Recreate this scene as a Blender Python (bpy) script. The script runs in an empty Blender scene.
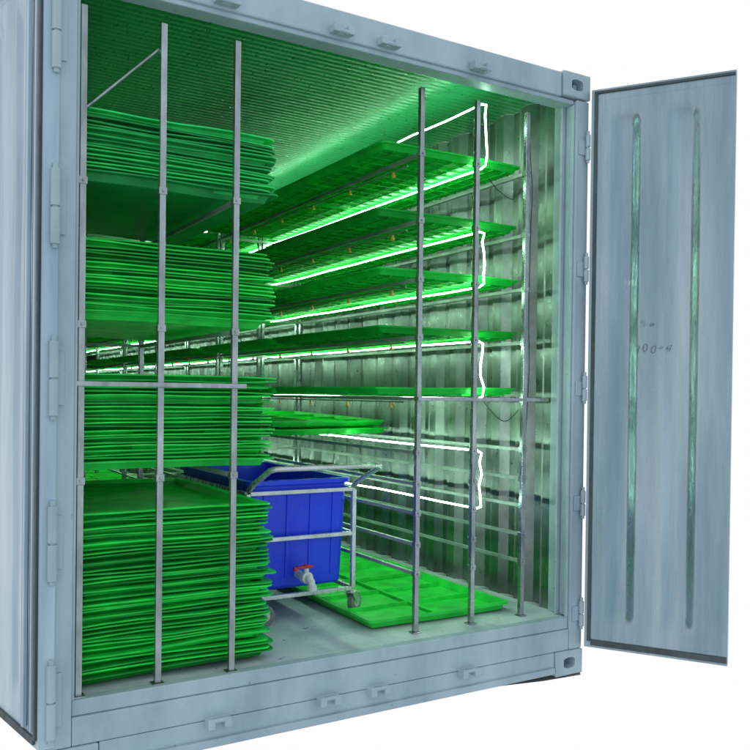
import bpy, math, random
from mathutils import Vector, Matrix
random.seed(7)
sc = bpy.context.scene
col = sc.collection
R = math.radians

# ---------------------------------------------------------------- materials
def new_mat(name):
    m = bpy.data.materials.new(name); m.use_nodes = True
    nt = m.node_tree
    return m, nt, nt.nodes["Principled BSDF"]

def grime(name, c1, c2, c3=None, rough=(.35,.6), metal=0.0, scale=3.0, bump=.15, stretch=(1,1,.35), fine=60, spots=None, spot_amt=.62, spot_scale=14, bdist=.01):
    m, nt, b = new_mat(name)
    N = nt.nodes.new; L = nt.links.new
    tc = N("ShaderNodeTexCoord"); mp = N("ShaderNodeMapping"); mp.inputs["Scale"].default_value = stretch
    L(tc.outputs["Object"], mp.inputs["Vector"])
    n1 = N("ShaderNodeTexNoise"); n1.inputs["Scale"].default_value = scale; n1.inputs["Detail"].default_value = 9; n1.inputs["Roughness"].default_value = .62
    L(mp.outputs[0], n1.inputs["Vector"])
    cr = N("ShaderNodeValToRGB")
    cr.color_ramp.elements[0].position = .3; cr.color_ramp.elements[0].color = (*c1,1)
    cr.color_ramp.elements[1].position = .7; cr.color_ramp.elements[1].color = (*c2,1)
    if c3:
        e = cr.color_ramp.elements.new(.5); e.color = (*c3,1)
    L(n1.outputs["Fac"], cr.inputs[0])
    out = cr.outputs[0]
    n2 = N("ShaderNodeTexNoise"); n2.inputs["Scale"].default_value = fine; n2.inputs["Detail"].default_value = 5
    L(mp.outputs[0], n2.inputs["Vector"])
    if spots:
        r2 = N("ShaderNodeValToRGB"); r2.color_ramp.elements[0].position = spot_amt; r2.color_ramp.elements[1].position = spot_amt+.05
        n3 = N("ShaderNodeTexNoise"); n3.inputs["Scale"].default_value = spot_scale; n3.inputs["Detail"].default_value = 8; n3.inputs["Roughness"].default_value=.7
        L(tc.outputs["Object"], n3.inputs["Vector"]); L(n3.outputs["Fac"], r2.inputs[0])
        mx = N("ShaderNodeMix"); mx.data_type = 'RGBA'; mx.inputs[7].default_value = (*spots,1)
        L(r2.outputs[0], mx.inputs[0]); L(out, mx.inputs[6]); out = mx.outputs[2]
    L(out, b.inputs["Base Color"])
    mr = N("ShaderNodeMapRange"); mr.inputs[3].default_value = rough[0]; mr.inputs[4].default_value = rough[1]
    mr.inputs[1].default_value=.3; mr.inputs[2].default_value=.7
    L(n2.outputs["Fac"], mr.inputs[0]); L(mr.outputs[0], b.inputs["Roughness"])
    b.inputs["Metallic"].default_value = metal
    ad = N("ShaderNodeMath"); ad.operation='ADD'; L(n1.outputs["Fac"], ad.inputs[0]); L(n2.outputs["Fac"], ad.inputs[1])
    bp = N("ShaderNodeBump"); bp.inputs["Strength"].default_value = bump; bp.inputs["Distance"].default_value = bdist
    L(ad.outputs[0], bp.inputs["Height"]); L(bp.outputs[0], b.inputs["Normal"])
    return m

M_frame = grime("frame_paint", (.27,.36,.41), (.50,.60,.65), (.40,.50,.55), rough=(.32,.55), scale=3.0, bump=.12, stretch=(1,1,.35), spots=(.15,.20,.22), spot_amt=.66, spot_scale=20)
M_doorR = grime("door_sheet_metal", (.17,.26,.32), (.44,.53,.58), (.29,.38,.44), rough=(.22,.38), metal=.7, scale=2.0, bump=.07, stretch=(2.2,2.2,.2), fine=40, spots=(.50,.58,.62), spot_amt=.66, spot_scale=8)
M_doorL = grime("door_pale_paint", (.24,.36,.46), (.58,.68,.75), (.43,.55,.64), scale=3, bump=.08, stretch=(1.5,1.5,.15))
M_rubber = grime("gasket_rubber", (.03,.045,.05), (.09,.12,.13), rough=(.5,.8), bump=.1)
M_floor = grime("floor_paint", (.32,.40,.42), (.72,.78,.80), (.57,.64,.67), rough=(.3,.6), scale=3.5, stretch=(1,1,1), bump=.1, spots=(.2,.24,.25), spot_amt=.62)
M_wall = grime("galvanized_wall", (.13,.14,.14), (.38,.40,.39), (.24,.26,.25), rough=(.26,.42), metal=.92, scale=3, bump=.05, fine=30, stretch=(1,1,.7), spots=(.8,.84,.82), spot_amt=.68, spot_scale=26, bdist=.008)
M_steel = grime("rack_steel", (.20,.22,.22), (.55,.58,.58), rough=(.18,.34), metal=.85, scale=9, bump=.05)
M_rail = grime("rail_steel", (.22,.24,.23), (.45,.48,.47), rough=(.3,.5), metal=.35, scale=7, bump=.08)
M_cartsteel = grime("cart_steel", (.50,.51,.51), (.8,.8,.8), rough=(.2,.38), metal=.6, scale=8, bump=.05)
M_concrete = grime("concrete", (.14,.15,.15), (.32,.33,.32), rough=(.7,.9), scale=6, stretch=(1,1,1), bump=.4)
M_dark = grime("dark_hole", (.01,.012,.014), (.03,.03,.03), rough=(.7,.9))
M_white = grime("white_plastic", (.6,.62,.62), (.75,.76,.76), rough=(.3,.45), bump=.03)
M_red = grime("red_plastic", (.45,.012,.01), (.6,.03,.02), rough=(.3,.4), bump=.02)
M_brass = grime("orange_nozzle", (.85,.36,.03), (.95,.55,.08), rough=(.3,.45), metal=.0, bump=.02)
M_cable = grime("cable_rubber", (.012,.014,.014), (.03,.035,.035), rough=(.4,.6), bump=.02)
M_ink = grime("marker_ink", (.10,.14,.17), (.17,.21,.24), rough=(.4,.6), metal=.3, bump=.0)
M_wheel = grime("caster_rubber", (.16,.17,.17), (.3,.31,.31), rough=(.5,.7), bump=.05)
M_blue = grime("blue_tub_plastic", (.005,.030,.75), (.014,.075,.95), (.008,.05,.88), rough=(.3,.5), scale=3, bump=.05)

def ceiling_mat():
    m = grime("ceiling_sheet", (.015,.24,.075), (.06,.56,.21), (.035,.40,.14), rough=(.25,.45), metal=.3, scale=1.3, stretch=(1,.5,1), bump=.05)  # green base colour stands in for light bounced off trays and strips
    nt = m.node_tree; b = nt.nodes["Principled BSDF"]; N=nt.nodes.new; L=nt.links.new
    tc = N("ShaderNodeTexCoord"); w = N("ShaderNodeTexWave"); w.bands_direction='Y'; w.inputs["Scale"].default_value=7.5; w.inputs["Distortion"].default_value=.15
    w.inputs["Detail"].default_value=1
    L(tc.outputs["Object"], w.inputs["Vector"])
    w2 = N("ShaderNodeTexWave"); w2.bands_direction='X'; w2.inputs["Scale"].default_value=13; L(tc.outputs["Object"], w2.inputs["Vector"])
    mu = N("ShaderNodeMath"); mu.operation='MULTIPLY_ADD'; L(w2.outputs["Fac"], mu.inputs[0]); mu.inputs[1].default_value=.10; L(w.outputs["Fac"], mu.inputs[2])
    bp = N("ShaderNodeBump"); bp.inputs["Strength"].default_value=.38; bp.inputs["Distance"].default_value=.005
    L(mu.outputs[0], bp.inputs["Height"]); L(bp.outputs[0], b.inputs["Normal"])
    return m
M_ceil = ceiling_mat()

def tray_mat(name, dark, light, trans=.3):
    m, nt, b = new_mat(name); N=nt.nodes.new; L=nt.links.new
    oi = N("ShaderNodeObjectInfo"); cr = N("ShaderNodeValToRGB")
    cr.color_ramp.elements[0].color=(*dark,1); cr.color_ramp.elements[1].color=(*light,1)
    L(oi.outputs["Random"], cr.inputs[0])
    tc = N("ShaderNodeTexCoord"); n = N("ShaderNodeTexNoise"); n.inputs["Scale"].default_value=9; n.inputs["Detail"].default_value=6
    L(tc.outputs["Object"], n.inputs["Vector"])
    hs = N("ShaderNodeHueSaturation"); mr=N("ShaderNodeMapRange"); mr.inputs[1].default_value=.3; mr.inputs[2].default_value=.7
    mr.inputs[3].default_value=.72; mr.inputs[4].default_value=1.12
    L(n.outputs["Fac"], mr.inputs[0]); L(mr.outputs[0], hs.inputs["Value"]); L(cr.outputs[0], hs.inputs["Color"])
    L(hs.outputs[0], b.inputs["Base Color"]); b.inputs["Roughness"].default_value=.38; b.inputs["Specular IOR Level"].default_value=.28
    tr = N("ShaderNodeBsdfTranslucent"); L(hs.outputs[0], tr.inputs["Color"])
    ms = N("ShaderNodeMixShader"); ms.inputs[0].default_value=trans
    out = nt.nodes["Material Output"]
    L(b.outputs[0], ms.inputs[1]); L(tr.outputs[0], ms.inputs[2]); L(ms.outputs[0], out.inputs["Surface"])
    return m
M_tray = tray_mat("green_tray_plastic", (.010,.52,.05), (.022,.82,.10), .42)
M_floort = tray_mat("floor_tray_plastic_lit", (.03,.78,.08), (.05,.85,.11), .1)  # tray plastic with the LED glow on the floor trays lightened into its colour
M_stackt = tray_mat("stacked_tray_plastic", (.006,.30,.030), (.022,.95,.10), .06)
M_teal = tray_mat("cool_green_tray_plastic", (.010,.30,.06), (.035,.88,.18), .06)

def emis(name, c, s):
    m, nt, b = new_mat(name)
    b.inputs["Base Color"].default_value=(.8,.8,.8,1)
    b.inputs["Emission Color"].default_value=(*c,1); b.inputs["Emission Strength"].default_value=s
    return m
M_led = emis("led_strip_glow", (.60,1.0,.72), 34)

# ---------------------------------------------------------------- mesh builder
class MB:
    def __init__(s): s.v=[]; s.f=[]
    def add(s, vs, fs, M=None):
        o=len(s.v)
        for p in vs:
            p=Vector(p); s.v.append(M@p if M else p)
        for f in fs: s.f.append([i+o for i in f])
        return s
    def box(s, a, b, M=None):
        x0,y0,z0=a; x1,y1,z1=b
        return s.add([(x0,y0,z0),(x1,y0,z0),(x1,y1,z0),(x0,y1,z0),(x0,y0,z1),(x1,y0,z1),(x1,y1,z1),(x0,y1,z1)],
          [(0,3,2,1),(4,5,6,7),(0,1,5,4),(1,2,6,5),(2,3,7,6),(3,0,4,7)],M)
    def tube(s, pts, r, n=8, square=False):
        pts=[Vector(p) for p in pts]; rings=[]
        if square: n=4
        for i,p in enumerate(pts):
            if i==0: t=pts[1]-p
            elif i==len(pts)-1: t=p-pts[i-1]
            else: t=(pts[i+1]-p).normalized()+(p-pts[i-1]).normalized()
            t.normalize()
            ref=Vector((0,0,1)) if abs(t.z)<.85 else Vector((1,0,0))
            if abs(t.z)>=.85: ref=Vector((0,1,0))
            u=t.cross(ref).normalized(); w=u.cross(t).normalized()
            ring=[]
            for j in range(n):
                a=2*math.pi*(j+.5)/n
                rr=r*(1.414 if square else 1)
                ring.append(p+u*math.cos(a)*rr+w*math.sin(a)*rr)
            if rings:
                pr=rings[-1]; best=min(range(n),key=lambda sft:sum((ring[(q+sft)%n]-pr[q]).length for q in range(n)))
                b2=[ring[(q+best)%n] for q in range(n)]
                rev=ring[::-1]; best2=min(range(n),key=lambda sft:sum((rev[(q+sft)%n]-pr[q]).length for q in range(n)))
                b3=[rev[(q+best2)%n] for q in range(n)]
                d2=sum((b2[q]-pr[q]).length for q in range(n)); d3=sum((b3[q]-pr[q]).length for q in range(n))
                ring=b2 if d2<=d3+1e-6 else b3
            rings.append(ring)
        vs=[p for rg in rings for p in rg]; fs=[]
        for i in range(len(rings)-1):
            for j in range(n):
                fs.append((i*n+j,i*n+(j+1)%n,(i+1)*n+(j+1)%n,(i+1)*n+j))
        fs.append(tuple(range(n))[::-1]); fs.append(tuple((len(rings)-1)*n+j for j in range(n)))
        return s.add(vs,fs)
    def cyl(s, a, b, r, n=16): return s.tube([a,b],r,n)

def fixn(me):
    import bmesh
    bm=bmesh.new(); bm.from_mesh(me); bmesh.ops.recalc_face_normals(bm, faces=bm.faces); bm.to_mesh(me); bm.free()

def mk(name, mb, mat, parent=None, bevel=0, loc=None, smooth=False, **props):
    me=bpy.data.meshes.new(name); me.from_pydata([tuple(v) for v in mb.v],[],mb.f); me.update(); fixn(me)
    me.materials.append(mat)
    if smooth:
        for p in me.polygons: p.use_smooth=True
    ob=bpy.data.objects.new(name,me); col.objects.link(ob)
    if parent: ob.parent=parent
    if loc: ob.location=loc
    if bevel:
        md=ob.modifiers.new("bevel",'BEVEL'); md.width=bevel; md.segments=2; md.limit_method='ANGLE'; md.angle_limit=R(40)
    for k,v in props.items(): ob[k]=v
    return ob

def empty(name, loc=(0,0,0), parent=None, rotz=0, **props):
    e=bpy.data.objects.new(name,None); e.empty_display_size=.1; col.objects.link(e); e.location=loc; e.rotation_euler=(0,0,rotz)
    if parent: e.parent=parent
    for k,v in props.items(): e[k]=v
    return e

def dup(root, loc, **props):
    n=root.copy(); col.objects.link(n); n.location=loc
    for k,v in props.items(): n[k]=v
    def rec(o, po):
        for c in list(o.children):
            if c in made: continue
            k=c.copy(); made.add(k); col.objects.link(k); k.parent=po
            rec(c,k)
    made=set(); made.add(n)
    rec(root,n)
    return n

# ---------------------------------------------------------------- container
W=2.44; LEN=12.0; ZB=-.27; ZT=2.592; HZ=2.452; CZ=2.558
C=empty("shipping_container",(0,0,0),label="pale blue-grey steel shipping container with both end doors open",category="shipping container")
def corr(x0,y0,y1,z0,z1,d,pitch=.20):
    pts=[]; y=y0
    while y<y1-.01:
        for f,o in ((0,0),(.04,.12*d),(.32,.12*d),(.36,.0),(.5,d),(.80,d)):
            yy=y+pitch*f
            if yy<y1: pts.append((yy,o))
        y+=pitch
    pts.append((y1,0))
    mb=MB(); n=len(pts)
    vs=[]
    for t in (0,.004 if d>0 else -.004):
        for (yy,o) in pts:
            vs.append((x0+o+t,yy,z0)); vs.append((x0+o+t,yy,z1))
    fs=[]
    for i in range(n-1):
        a=2*i; fs.append((a,a+2,a+3,a+1)); b=2*n+a; fs.append((b,b+1,b+3,b+2))
    mb.add(vs,fs); return mb
mk("side_wall",corr(2.378,.16,LEN,.002,CZ-.002,.036),M_wall,C,label="corrugated galvanized inner side wall")
mk("side_wall",corr(.062,.16,LEN,.002,CZ-.002,-.036),M_wall,C)
mb=MB(); mb.box((.02,LEN,.0),(2.42,LEN+.04,CZ)); mk("end_wall",mb,M_wall,C)
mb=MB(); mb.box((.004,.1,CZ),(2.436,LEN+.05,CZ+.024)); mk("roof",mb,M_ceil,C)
mb=MB(); mb.box((.02,.062,-.04),(2.42,LEN,0)); mk("floor",mb,M_floor,C)
for xa in (.004,2.376):
    mb=MB(); mb.box((xa,.16,-.2),(xa+.06,LEN,-.045)); mk("bottom_rail",mb,M_frame,C)
def post(side):
    mb=MB()
    if side<0:
        mb.box((0,0,ZB+.12),(.078,.03,ZT-.12)); mb.box((.002,.031,ZB+.12),(.03,.16,ZT-.12)); mb.box((.05,.031,0.004),(.074,.158,CZ-.002))
        mb.box((.078,.012,.002),(.09,.03,HZ-.002))
    else:
        mb.box((W-.078,0,ZB+.12),(W,.03,ZT-.12)); mb.box((W-.03,.031,ZB+.12),(W-.002,.16,ZT-.12)); mb.box((W-.074,.031,0.004),(W-.05,.158,CZ-.002))
        mb.box((W-.09,.012,.002),(W-.078,.03,HZ-.002)); mb.box((W-.1,.075,.004),(W-.076,.09,HZ+.09))
    return mk("corner_post",mb,M_frame,C,bevel=.004)
post(-1); post(1)
mb=MB(); mb.box((.171,.004,HZ+.02),(W-.171,.06,ZT-.004)); mb.box((.08,.016,HZ),(W-.08,.10,HZ+.022)); mb.box((.08,.062,HZ+.024),(W-.08,.1,CZ-.002))
mk("header_beam",mb,M_frame,C,bevel=.006)
mb=MB(); mb.box((.171,.002,ZB+.02),(W-.171,.06,-.152)); mb.box((.0795,.0025,-.1505),(W-.0795,.06,-.053)); mb.box((.08,.012,-.052),(W-.08,.06,.003)); mb.box((.178,-.014,ZB+.02),(W-.178,.003,ZB+.05))
mk("door_sill",mb,M_frame,C,bevel=.004)
def casting(x0,z0):
    mb=MB(); mb.box((x0,-.006,z0),(x0+.172,.165,z0+.118)); o=mk("corner_casting",mb,M_frame,C,bevel=.006)
    cx,cz=x0+.086,z0+.06
    pts=[]
    for i in range(24):
        a=2*math.pi*i/24; rx=.036; rz=.026
        px=math.copysign(min(abs(math.cos(a))*1.3,1),math.cos(a))*rx; pz=math.sin(a)*rz
        pts.append((cx+px,cz+pz))
    vs=[(p[0],-.05,p[1]) for p in pts]+[(p[0],.12,p[1]) for p in pts]
    fs=[tuple(range(24)),tuple(range(47,23,-1))]+[(i,24+i,24+(i+1)%24,(i+1)%24) for i in range(24)]
    cm=MB().add(vs,fs); cut=mk("cutter",cm,M_dark)
    md=o.modifiers.new("b",'BOOLEAN'); md.operation='DIFFERENCE'; md.object=cut; md.solver='EXACT'
    dg=bpy.context.evaluated_depsgraph_get(); dg.update()
    ev=o.evaluated_get(dg); me=bpy.data.meshes.new_from_object(ev)
    o.modifiers.clear(); o.data=me
    bpy.data.objects.remove(cut,do_unlink=True)
    return o
for x0 in (-.004,W-.168):
    for z0 in (ZB,ZT-.114): casting(x0,z0)
def keeper(x,z,up):
    mb=MB(); s=1 if up else -1
    mb.box((x-.046,-.010,z-.016),(x+.046,.006,z+.016))
    for dx in (-.032,.032):
        mb.box((x+dx-.014,-.042,z-.019),(x+dx+.014,-.008,z+.015))
    mb.cyl((x-.045,-.032,z-.010*s),(x+.045,-.032,z-.010*s),.009,8)
    mk("cam_keeper",mb,M_frame,C,bevel=.006)
for x in (.60,1.08,1.30,1.77): keeper(x,2.50,True)
for x in (.595,1.055,1.285,1.75): keeper(x,-.155,False)

# doors ------------------------------------------------------------
def door(hx,hy,rotz,width,mat,sgn,grooves,lab,depth=.016,soft=.035,ridges=()):
    D=empty("door",(hx,hy,0),C,rotz,label=lab)
    z0,z1=-.135,2.52; t=.05*sgn
    za,zb=z0+.055,z1-.055
    def sm(a,b,x):
        q=max(0,min(1,(x-a)/(b-a))); return q*q*(3-2*q)
    U=[.05+(width-.012-.05)*i/130 for i in range(131)]
    Z=[za,za+.03]+[za+.03+.012*i for i in range(1,13)]
    Z+= [Z[-1]+(zb-za-.35)*i/30 for i in range(1,31)]
    top=[zb,zb-.03]+[zb-.03-.012*i for i in range(1,13)]
    Z=sorted(set([round(q,4) for q in Z if q<top[-1]-.005]+[round(q,4) for q in top]))
    vs=[];fs=[]
    for z in Z:
        e=sm(za+.05,za+.13,z)*(1-sm(zb-.13,zb-.05,z))
        for u in U:
            d=0
            for g,gw in grooves: d+=sm(g-soft,g,u)*(1-sm(g+gw,g+gw+soft,u))
            w=.0014*math.sin(9*u+3.1*z)+.0014*math.sin(4.3*z+2+14*u)+.001*math.sin(11*z+5*u)
            ed=min(1,min(u-.05,width-.012-u)/.03)*min(1,min(z-za,zb-z)/.03)
            vs.append((u,(d*e*depth+w*ed*ed)*sgn+.0006*sgn,z))
    n=len(U)
    for i in range(len(Z)-1):
        for j in range(n-1): fs.append((i*n+j,i*n+j+1,(i+1)*n+j+1,(i+1)*n+j))
    p=MB().add(vs,fs); mk("door_panel",p,mat,D,smooth=True)
    mb=MB(); y0,y1=sorted((0,t))
    mb.box((.0,y0,z0),(.05,y1,z1)); mb.box((width-.012,y0,z0),(width,y1,z1))
    mb.box((.05,y0,z0),(width-.012,y1,za)); mb.box((.05,y0,zb),(width-.012,y1,z1))
    ya,yb=sorted((t*.7,t)); mb.box((.05,ya,za),(width-.012,yb,zb))
    mk("door_frame",mb,mat,D)
    g=MB(); e=-.010*sgn; ya,yb=sorted((e,-.001*sgn))
    g.box((.014,ya,z0+.03),(.03,yb,z1-.01)); g.box((.03,ya,z1-.022),(width-.004,yb,z1-.01)); g.box((.03,ya,z0+.012),(width-.004,yb,z0+.038))
    mk("door_gasket",g,M_rubber,D,bevel=.002)
    for u,wd,dp,mt in ridges:
        g=MB(); ya,yb=sorted((-dp*sgn,-.002*sgn)); g.box((u,ya,z0+.05),(u+wd,yb,z1-.03)); mk("sealing_strip",g,mt,D,bevel=.003)
    return D
ang=math.atan2(-.516,.337)
DR=door(W-.012,-.030,ang,.635,M_doorR,1,[(.145,.035),(.40,.045)],"silver-grey steel door with pressed ribs and faint handwriting",depth=.024,soft=.055)
DL=door(-.03,-.02,math.atan2(.446,-.083),1.15,M_doorL,-1,[(.22,.03),(.42,.06),(.7,.06)],"pale grey steel door folded back along the container side",soft=.02,
        ridges=((.045,.014,.012,M_doorL),(.070,.006,.008,M_rubber),(.105,.02,.016,M_doorL),(.15,.006,.006,M_rubber)))
def hinge(x,z,dirx,ln=.075,r=.0165,pw=.045,ph=.035):
    mb=MB()
    mb.cyl((x,-.018,z-ln),(x,-.018,z-.004),r,16); mb.cyl((x,-.018,z+.002),(x,-.018,z+ln),r,16)
    mb.cyl((x,-.018,z-ln-.014),(x,-.018,z+ln+.018),r*.6,10)
    xa,xb=sorted((x,x+dirx*pw)); mb.box((xa,-.007,z-ph),(xb,-.001,z+ph))
    mk("hinge",mb,M_frame,C,bevel=.002)
for z in (.02,.55,1.10,1.67,2.25):
    hinge(W-.020,z,-1,.06,.012); hinge(.008,z,1,.125,.016,.036,.09)

def text(body,loc,size,par,rot,shear=0):
    cu=bpy.data.curves.new("handwritten_mark",'FONT'); cu.body=body; cu.size=size; cu.extrude=.0003; cu.shear=shear; cu.offset=-.0010
    o=bpy.data.objects.new("handwritten_mark",cu); col.objects.link(o)
    dg=bpy.context.evaluated_depsgraph_get(); dg.update()
    me=bpy.data.meshes.new_from_object(o.evaluated_get(dg)); me.name="handwritten_mark"
    bpy.data.objects.remove(o,do_unlink=True)
    me.materials.clear(); me.materials.append(M_ink)
    k=bpy.data.objects.new("handwritten_mark",me); col.objects.link(k); k.parent=par; k.location=loc; k.rotation_euler=rot
    return k
for i,(ch,dz,rr) in enumerate((("1",0,8),("0",.003,-6),("0",-.002,5),("÷",.0,-8),("4",.006,10))):
    text(ch,(.212+i*.034,-.0042,1.268+dz),.054,DR,(R(90),R(rr),0),.2)
text("%",(.235,-.0042,1.385),.045,DR,(R(90),R(-12),0),.3); text("ø",(.275,-.0042,1.39),.042,DR,(R(90),R(9),0),.3)

# ---------------------------------------------------------------- trays
def ring(w,l,ins,z,rc=.03,ns=6,nc=3):
    hw,hl=w/2-ins,l/2-ins; rc=max(.008,rc-ins*.6); pts=[]
    cs=[(hw-rc,hl-rc,0),(-hw+rc,hl-rc,90),(-hw+rc,-hl+rc,180),(hw-rc,-hl+rc,270)]
    for k,(cx,cy,a0) in enumerate(cs):
        arc=[(cx+rc*math.cos(R(a0+90*i/nc)),cy+rc*math.sin(R(a0+90*i/nc)),z) for i in range(nc+1)]
        pts+=arc
        nx,ny,na=cs[(k+1)%4]
        nxt=(nx+rc*math.cos(R(na)),ny+rc*math.sin(R(na)),z); last=arc[-1]
        for i in range(1,ns): pts.append(tuple(last[q]+(nxt[q]-last[q])*i/ns for q in range(3)))
    return pts
def tray_mesh(name,w=.80,l=1.17,h=.036,warp=0,ribs=True,seed=0,cross=True,mat=None,lip=.009,und=.014,ch=.7):
    rnd=random.Random(seed); mb=MB()
    prof=[(und+.012,0),(und,h-lip),(0,h-lip),(0,h),(und+.004,h),(und+.016,.004)]
    rs=[ring(w,l,i,z) for i,z in prof]; n=len(rs[0])
    vs=[p for r in rs for p in r]; fs=[]
    for k in range(len(rs)-1):
        for j in range(n): fs.append((k*n+j,k*n+(j+1)%n,(k+1)*n+(j+1)%n,(k+1)*n+j))
    fs.append(tuple(range(n))); fs.append(tuple((len(rs)-1)*n+j for j in range(n)))
    mb.add(vs,fs)
    if ribs:
        a,b=w/2-.03,l/2-.03
        for i in range(-4,5):
            x=a*i/4.6; mb.box((x-.003,-b,-.006),(x+.003,b,-.0005))
        for i in range(-6,7):
            y=b*i/6.5; mb.box((-a,y-.003,-.0065),(a,y+.003,-.0008))
    if cross:
        a,b=w/2-.03,l/2-.03
        for i in (-1,0,1):
            y=b*i/2*1.0; mb.box((-a,y-.007,.0045),(a,y+.007,h*ch))
        mb.box((-.007,-b,.0048),(.007,b,h*ch*.95))
    if warp:
        p1,p2,p3=[rnd.uniform(0,6.28) for _ in range(3)]
        c=[rnd.uniform(-1,1) for _ in range(4)]
        for v in mb.v:
            x=v.x/(w/2); y=v.y/(l/2)
            v.z+= warp*(.5*math.sin(3*x+p1)+.35*math.sin(5*x+p2)+.3*math.sin(4*y+p3)+ .9*c[0]*x*y + .5*c[1]*x*x*x)
            v.y+= warp*1.2*math.sin(4*x+p2)
    me=bpy.data.meshes.new(name); me.from_pydata([tuple(v) for v in mb.v],[],mb.f); me.update(); fixn(me); me.materials.append(mat or M_tray)
    return me
T_rack=[tray_mesh("shelf_tray",warp=.002,seed=s,h=.032) for s in (1,2,3)]
T_floor=tray_mesh("floor_tray",warp=.002,seed=5,h=.040,ribs=False,lip=.012,ch=.55,mat=M_floort)
T_stack=[tray_mesh("stack_tray",w=.785,l=1.15,h=.032,warp=.0042,ribs=False,cross=False,seed=s,mat=M_stackt,lip=.0055,und=.034) for s in range(10,22)]
T_teal=[tray_mesh("stack_tray",w=.785,l=1.15,h=.032,warp=.0042,ribs=False,cross=False,seed=s,mat=M_teal,lip=.0055,und=.034) for s in range(10,18)]
def tray(me,loc,rz=0,rx=0,ry=0,**p):
    o=bpy.data.objects.new("growing_tray",me); col.objects.link(o); o.location=loc; o.rotation_euler=(rx,ry,rz)
    o["category"]="plastic tray"
    for k,v in p.items(): o[k]=v
    return o

def stack(z0,z1,pitch,amp,tilt=.35,T=T_stack):
    n=int((z1-z0)/pitch)
    for i in range(n):
        tray(random.choice(T),(.468+random.uniform(-amp,amp),.685+random.uniform(-amp,amp)*1.3,z0+i*pitch+random.uniform(-.002,.002)),
             rz=R(random.uniform(-.8,.8))+ (math.pi if random.random()<.5 else 0), ry=R(random.uniform(-tilt,tilt)),
             label="bright green plastic tray stacked with others on the rack",group="green trays stacked on the steel rack")
stack(1.812,2.045,.0142,.014,T=T_teal)
stack(1.318,1.60,.0142,.015)
stack(.775,1.115,.0142,.015)
stack(.012,.605,.0152,.020,.55)

# ---------------------------------------------------------------- racks
LV=[2.145,1.850,1.590,1.333,1.060]
def rack(loc,xs,length,levels,top,lab,front=(),grp="steel tray racks"):
    K=empty("tray_rack",loc,label=lab,category="rack",group=grp)
    h=.0115
    for y in (0,length):
        for x in xs:
            m=MB(); m.box((x-h,y-h,.006),(x+h,y+h,top)); m.box((x-.022,y-.022,.001),(x+.022,y+.022,.006)); mk("upright",m,M_steel,K,bevel=.003)
    for z in levels:
        for x in (xs[0],xs[-1]):
            m=MB(); m.box((x-.008,h+.001,z-.025),(x+.008,length-h-.001,z-.010)); mk("rail",m,M_rail,K)
        for y in (0,length):
            if y==0 and z not in front: continue
            s=1 if y==0 else -1
            m=MB(); ya,yb=sorted((y+s*(h+.0012),y+s*(h+.018)))
            m.box((xs[0]+.012,ya,z-.024),(xs[-1]-.012,yb,z-.010)); mk("crossbar",m,M_rail,K)
        for x in xs:
            m=MB(); m.box((x-.015,-.0145,z-.030),(x+.015,.0145,z-.004)); m.cyl((x,-.014,z-.017),(x,-.020,z-.017),.005,8)
            mk("bracket",m,M_steel,K,bevel=.002)
    return K
RX=[.0,.31,.61]
rk=rack((1.575,.15,0),RX,2.46,LV+[.82,.68,.55,.41,.28],2.42,"silver steel tube rack holding green trays along the wall",front=())
m=MB(); m.box((-.02,-.034,1.035),(.74,-.0175,1.050)); mk("crossbar",m,M_steel,rk)
for i in range(1,4): dup(rk,(1.575,.15+i*2.53,0))
lk=rack((.108,.05,0),[0,.278,.56],1.28,[1.80,1.306,.765],2.385,"silver steel tube rack loaded with stacked green trays")
m=MB(); m.box((-.02,-.032,1.075),(.60,-.014,1.093)); mk("crossbar",m,M_steel,lk,bevel=.002)
m=MB(); m.tube([(.012,.022,2.04),(.268,.022,2.30)],.006,6); mk("brace",m,M_steel,lk)

for i in range(4):
    for z in LV:
        for j in range(2):
            y=.15+i*2.53+.06+.585+j*1.185
            tray(T_rack[(i+j+int(z*10))%3],(1.80+random.uniform(-.010,.010),y,z+.003),rz=R(random.uniform(-.4,.4)),ry=R(random.uniform(-.15,.15)),
                 label="bright green shallow tray lying on a rack shelf",group="green trays on rack shelves")
    for j in range(2):
        y=.15+i*2.53+.06+.585+j*1.185
        if not(i==0 and j==0):
            tray(T_rack[j],(1.80,y,.824),rz=R(random.uniform(-.5,.5)),label="bright green shallow tray lying on a low rack shelf",group="green trays on rack shelves")
        tray(T_floor,(1.80,y+.03,.008),rz=R(random.uniform(-.4,.4)),label="bright green shallow tray lying on the container floor",group="green trays on the floor")
tray(T_rack[2],(1.77,1.98,.885),rz=R(3),rx=R(1.5),label="loose green tray leaning on another tray",group="green trays on rack shelves")

# ---------------------------------------------------------------- led strips
def led(zt,zb_):
    X=1.955; Y0=.178; m=MB(); p=[]
    ys=[]; y=9.8
    while y>Y0+.2:
        ys.append(y); y-=.31
    for k,y in enumerate(ys): p.append((X+random.uniform(-.008,.008),y,zt+random.uniform(-.0035,.0035)))
    p.append((X,Y0+.03,zt)); p.append((X+.002,Y0,zt-.012))
    for k in range(1,5): p.append((X+random.uniform(-.011,.011),Y0-.0+random.uniform(-.002,.002),zt-(zt-zb_)*k/5))
    p.append((X+.002,Y0,zb_+.012)); p.append((X,Y0+.03,zb_))
    for k,y in enumerate(ys[::-1]): p.append((X+random.uniform(-.008,.008),y,zb_+random.uniform(-.0035,.0035)))
    m.tube(p,.0042,6)
    mk("light_strip",m,M_led,label="glowing white LED strip looped along the rack shelves",category="light strip",group="led strips under the shelves")
for a,b in ((2.435,2.129),(1.833,1.573),(1.316,1.044),(.800,.525)): led(a,b)

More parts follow.
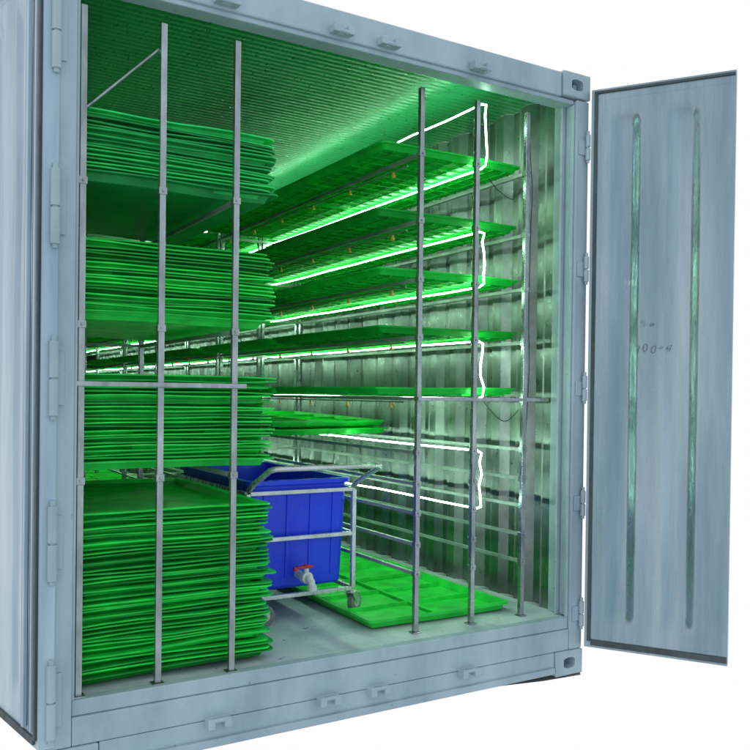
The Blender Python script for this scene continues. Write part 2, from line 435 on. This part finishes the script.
for z in LV:
    P=empty("misting_pipe",(1.60,.3,z-.034),label="thin grey water pipe with small orange spray nozzles",category="pipe",group="water pipes under the shelves")
    m=MB(); m.cyl((0,0,0),(0,7.0,0),.004,8); mk("pipe",m,M_rail,P)
    for k in range(12):
        n=MB(); n.cyl((0,.12+k*.42,-.004),(0,.12+k*.42,-.018),.005,8); n.cyl((0,.12+k*.42,-.018),(0,.12+k*.42,-.028),.010,10)
        mk("nozzle",n,M_brass,P)

def cable(pts,lab,r=.0022):
    P=[Vector(p) for p in pts]; P=[P[0]]+P+[P[-1]]; out=[]
    for i in range(1,len(P)-2):
        for t in range(6):
            t/=6; a,b,c,d=P[i-1:i+3]
            out.append(.5*((2*b)+(c-a)*t+(2*a-5*b+4*c-d)*t*t+(3*b-a-3*c+d)*t**3))
    out.append(P[-2]); m=MB(); m.tube(out,r,6); mk("cable",m,M_cable,label=lab,category="cable",smooth=True)
cable([(2.22,.18,2.42),(2.25,.20,2.25),(2.24,.17,2.05),(2.26,.2,1.9),(2.24,.18,1.7),(2.255,.2,1.45),(2.235,.17,1.2),(2.25,.2,.95),(2.24,.2,.75)],"thin black cable hanging beside the rack upright")
cable([(1.97,.17,2.08),(2.02,.16,2.03),(2.12,.17,2.0),(2.17,.17,2.06)],"short black wire looped between light strips")
cable([(1.96,.17,1.03),(2.03,.16,.96),(2.1,.17,.94),(2.17,.17,.99)],"short black wire looped between light strips")

# ---------------------------------------------------------------- cart
K=empty("tub_cart",(.96,.60,0),label="blue plastic tub in a wheeled steel frame with a drain valve",category="cart")
def tub():
    m=MB(); w,l=.51,.98
    def rr(i,z): return [(p[0]+.27,p[1]+.51,z) for p in ring(w,l,i,0,rc=.035,ns=6,nc=4)]
    prof=[(.035,.14),(.022,.155),(.0,.63),(-.018,.632),(-.020,.655),(.010,.655),(.025,.35),(.035,.165)]
    rs=[rr(i,z) for i,z in prof]; n=len(rs[0]); vs=[p for r in rs for p in r]; fs=[]
    for k in range(len(rs)-1):
        for j in range(n): fs.append((k*n+j,k*n+(j+1)%n,(k+1)*n+(j+1)%n,(k+1)*n+j))
    fs.append(tuple(range(n))); fs.append(tuple((len(rs)-1)*n+j for j in range(n)))
    m.add(vs,fs); return m
mk("tub",tub(),M_blue,K,bevel=.004)
for xx in (.09,.21,.33,.45):
    m=MB(); M=Matrix.Translation((xx,.033,.40))@Matrix.Rotation(R(2.6),4,'X'); m.box((-.010,-.008,-.21),(.010,.006,.21),M)
    mk("tub_rib",m,M_blue,K,bevel=.003)
m=MB(); s=.0105
for x in (-.005,.545):
    for y in (-.003,1.023): m.tube([(x,y,.12),(x,y,.60)],s,square=True)
for z in (.118,.385,.60):
    for y in (-.003,1.023): m.tube([(-.005+s,y,z),(.545-s,y,z)],s*.9,square=True)
    for x in (-.005,.545): m.tube([(x,s,z),(x,1.02-s,z)],s*.9,square=True)
for y in (.34,.68): m.tube([(s,y,.118),(.54-s,y,.118)],s*.8,square=True)
mk("cart_frame",m,M_cartsteel,K,bevel=.002)
m=MB(); m.tube([(0,.0,.615),(0,-.06,.65),(.0,-.235,.725),(.02,-.25,.733),(.53,-.25,.733),(.55,-.235,.725),(.55,-.06,.65),(.545,0,.615)],.013,12)
mk("push_handle",m,M_cartsteel,K,smooth=True)
def caster(x,y,rz):
    c=empty("caster",(x,y,0),K,rz); r=.046
    m=MB(); m.cyl((-.015,.03,r),(.015,.03,r),r,24); mk("wheel",m,M_wheel,c,bevel=.005)
    m=MB(); m.cyl((-.0165,.03,r),(.0165,.03,r),.024,14); mk("wheel_hub",m,M_white,c)
    m=MB()
    for sx in (-1,1):
        xa,xb=sorted((sx*.019,sx*.023)); m.add([(xa,.018,.040),(xa,.042,.040),(xa,.02,.098),(xa,-.02,.098),(xb,.018,.040),(xb,.042,.040),(xb,.02,.098),(xb,-.02,.098)],[(0,1,2,3),(7,6,5,4),(0,4,5,1),(1,5,6,2),(2,6,7,3),(3,7,4,0)])
    m.box((-.026,-.032,.098),(.026,.034,.102)); m.cyl((0,0,.102),(0,0,.110),.012,10)
    mk("caster_fork",m,M_cartsteel,c)
for x,y,a in ((.045,-.02,-110),(.54,.0,-60),(0,.99,10),(.54,.99,60)): caster(x,y,R(a))
V=empty("drain_valve",(.27,.0,.205),K)
m=MB(); m.cyl((0,.06,0),(0,-.035,0),.020,14); m.cyl((0,-.03,0),(0,-.070,0),.028,16); m.tube([(0,-.065,0),(.002,-.082,-.003),(.006,-.092,-.014),(.008,-.095,-.038)],.018,12)
m.cyl((0,-.052,.02),(0,-.052,.045),.012,12); m.cyl((.008,-.095,-.03),(.009,-.096,-.055),.023,14)
mk("valve_body",m,M_white,V,smooth=False,bevel=.002)
m=MB(); m.box((-.05,-.064,.045),(.03,-.040,.056)); m.box((-.066,-.062,.034),(-.048,-.042,.054)); m.cyl((0,-.052,.044),(0,-.052,.060),.016,12)
mk("valve_handle",m,M_red,V,bevel=.003)

# ---------------------------------------------------------------- ground patch
m=MB(); P=[(1.2,.35),(1.6,.12),(2.2,.0),(2.42,-.02),(2.5,.08),(2.5,.5),(1.6,1.2),(1.2,1.0)]
m.add([(x,y,ZB-.004) for x,y in P],[tuple(range(len(P)))])
mk("ground",m,M_concrete,kind="structure")

# ---------------------------------------------------------------- world
w=bpy.data.worlds.new("World"); sc.world=w; w.use_nodes=True; nt=w.node_tree; bg=nt.nodes["Background"]
N=nt.nodes.new; L=nt.links.new
tc=N("ShaderNodeTexCoord"); sp=N("ShaderNodeSeparateXYZ"); L(tc.outputs["Generated"],sp.inputs[0])
cr=N("ShaderNodeValToRGB"); mr=N("ShaderNodeMapRange"); mr.inputs[1].default_value=-1; mr.inputs[2].default_value=1
L(sp.outputs["Y"],mr.inputs[0]); L(mr.outputs[0],cr.inputs[0])
cr.color_ramp.elements[0].position=.15; cr.color_ramp.elements[0].color=(.66,.79,.88,1)
cr.color_ramp.elements[1].position=.48; cr.color_ramp.elements[1].color=(1,1,1,1)
cz=N("ShaderNodeValToRGB"); mz=N("ShaderNodeMapRange"); mz.inputs[1].default_value=-1; mz.inputs[2].default_value=1
L(sp.outputs["Z"],mz.inputs[0]); L(mz.outputs[0],cz.inputs[0])
cz.color_ramp.elements[0].position=.14; cz.color_ramp.elements[0].color=(.25,.25,.25,1)
cz.color_ramp.elements[1].position=.28; cz.color_ramp.elements[1].color=(1,1,1,1)
mx=N("ShaderNodeMix"); mx.data_type='RGBA'; mx.blend_type='MULTIPLY'; mx.inputs[0].default_value=1
L(cr.outputs[0],mx.inputs[6]); L(cz.outputs[0],mx.inputs[7]); L(mx.outputs[2],bg.inputs[0]); bg.inputs[1].default_value=1.0

# ---------------------------------------------------------------- camera
cam=bpy.data.cameras.new("camera"); co=bpy.data.objects.new("camera",cam); col.objects.link(co)
cam.sensor_width=36; cam.lens=844/750*36; cam.clip_end=200; cam.clip_start=.05; cam.shift_y=.0355
yaw=R(30.9); pit=R(-.5); roll=R(.7)
f=Vector((math.sin(yaw)*math.cos(pit),math.cos(yaw)*math.cos(pit),math.sin(pit)))
r=Vector((math.cos(yaw),-math.sin(yaw),0)); u=r.cross(f)
r2=r*math.cos(roll)+u*math.sin(roll); u2=u*math.cos(roll)-r*math.sin(roll)
Mx=Matrix((( r2.x,u2.x,-f.x,-.515),(r2.y,u2.y,-f.y,-2.97),(r2.z,u2.z,-f.z,1.06),(0,0,0,1)))
co.matrix_world=Mx
sc.camera=co
sc.view_settings.view_transform='Standard'; sc.view_settings.look='None'; sc.view_settings.exposure=0
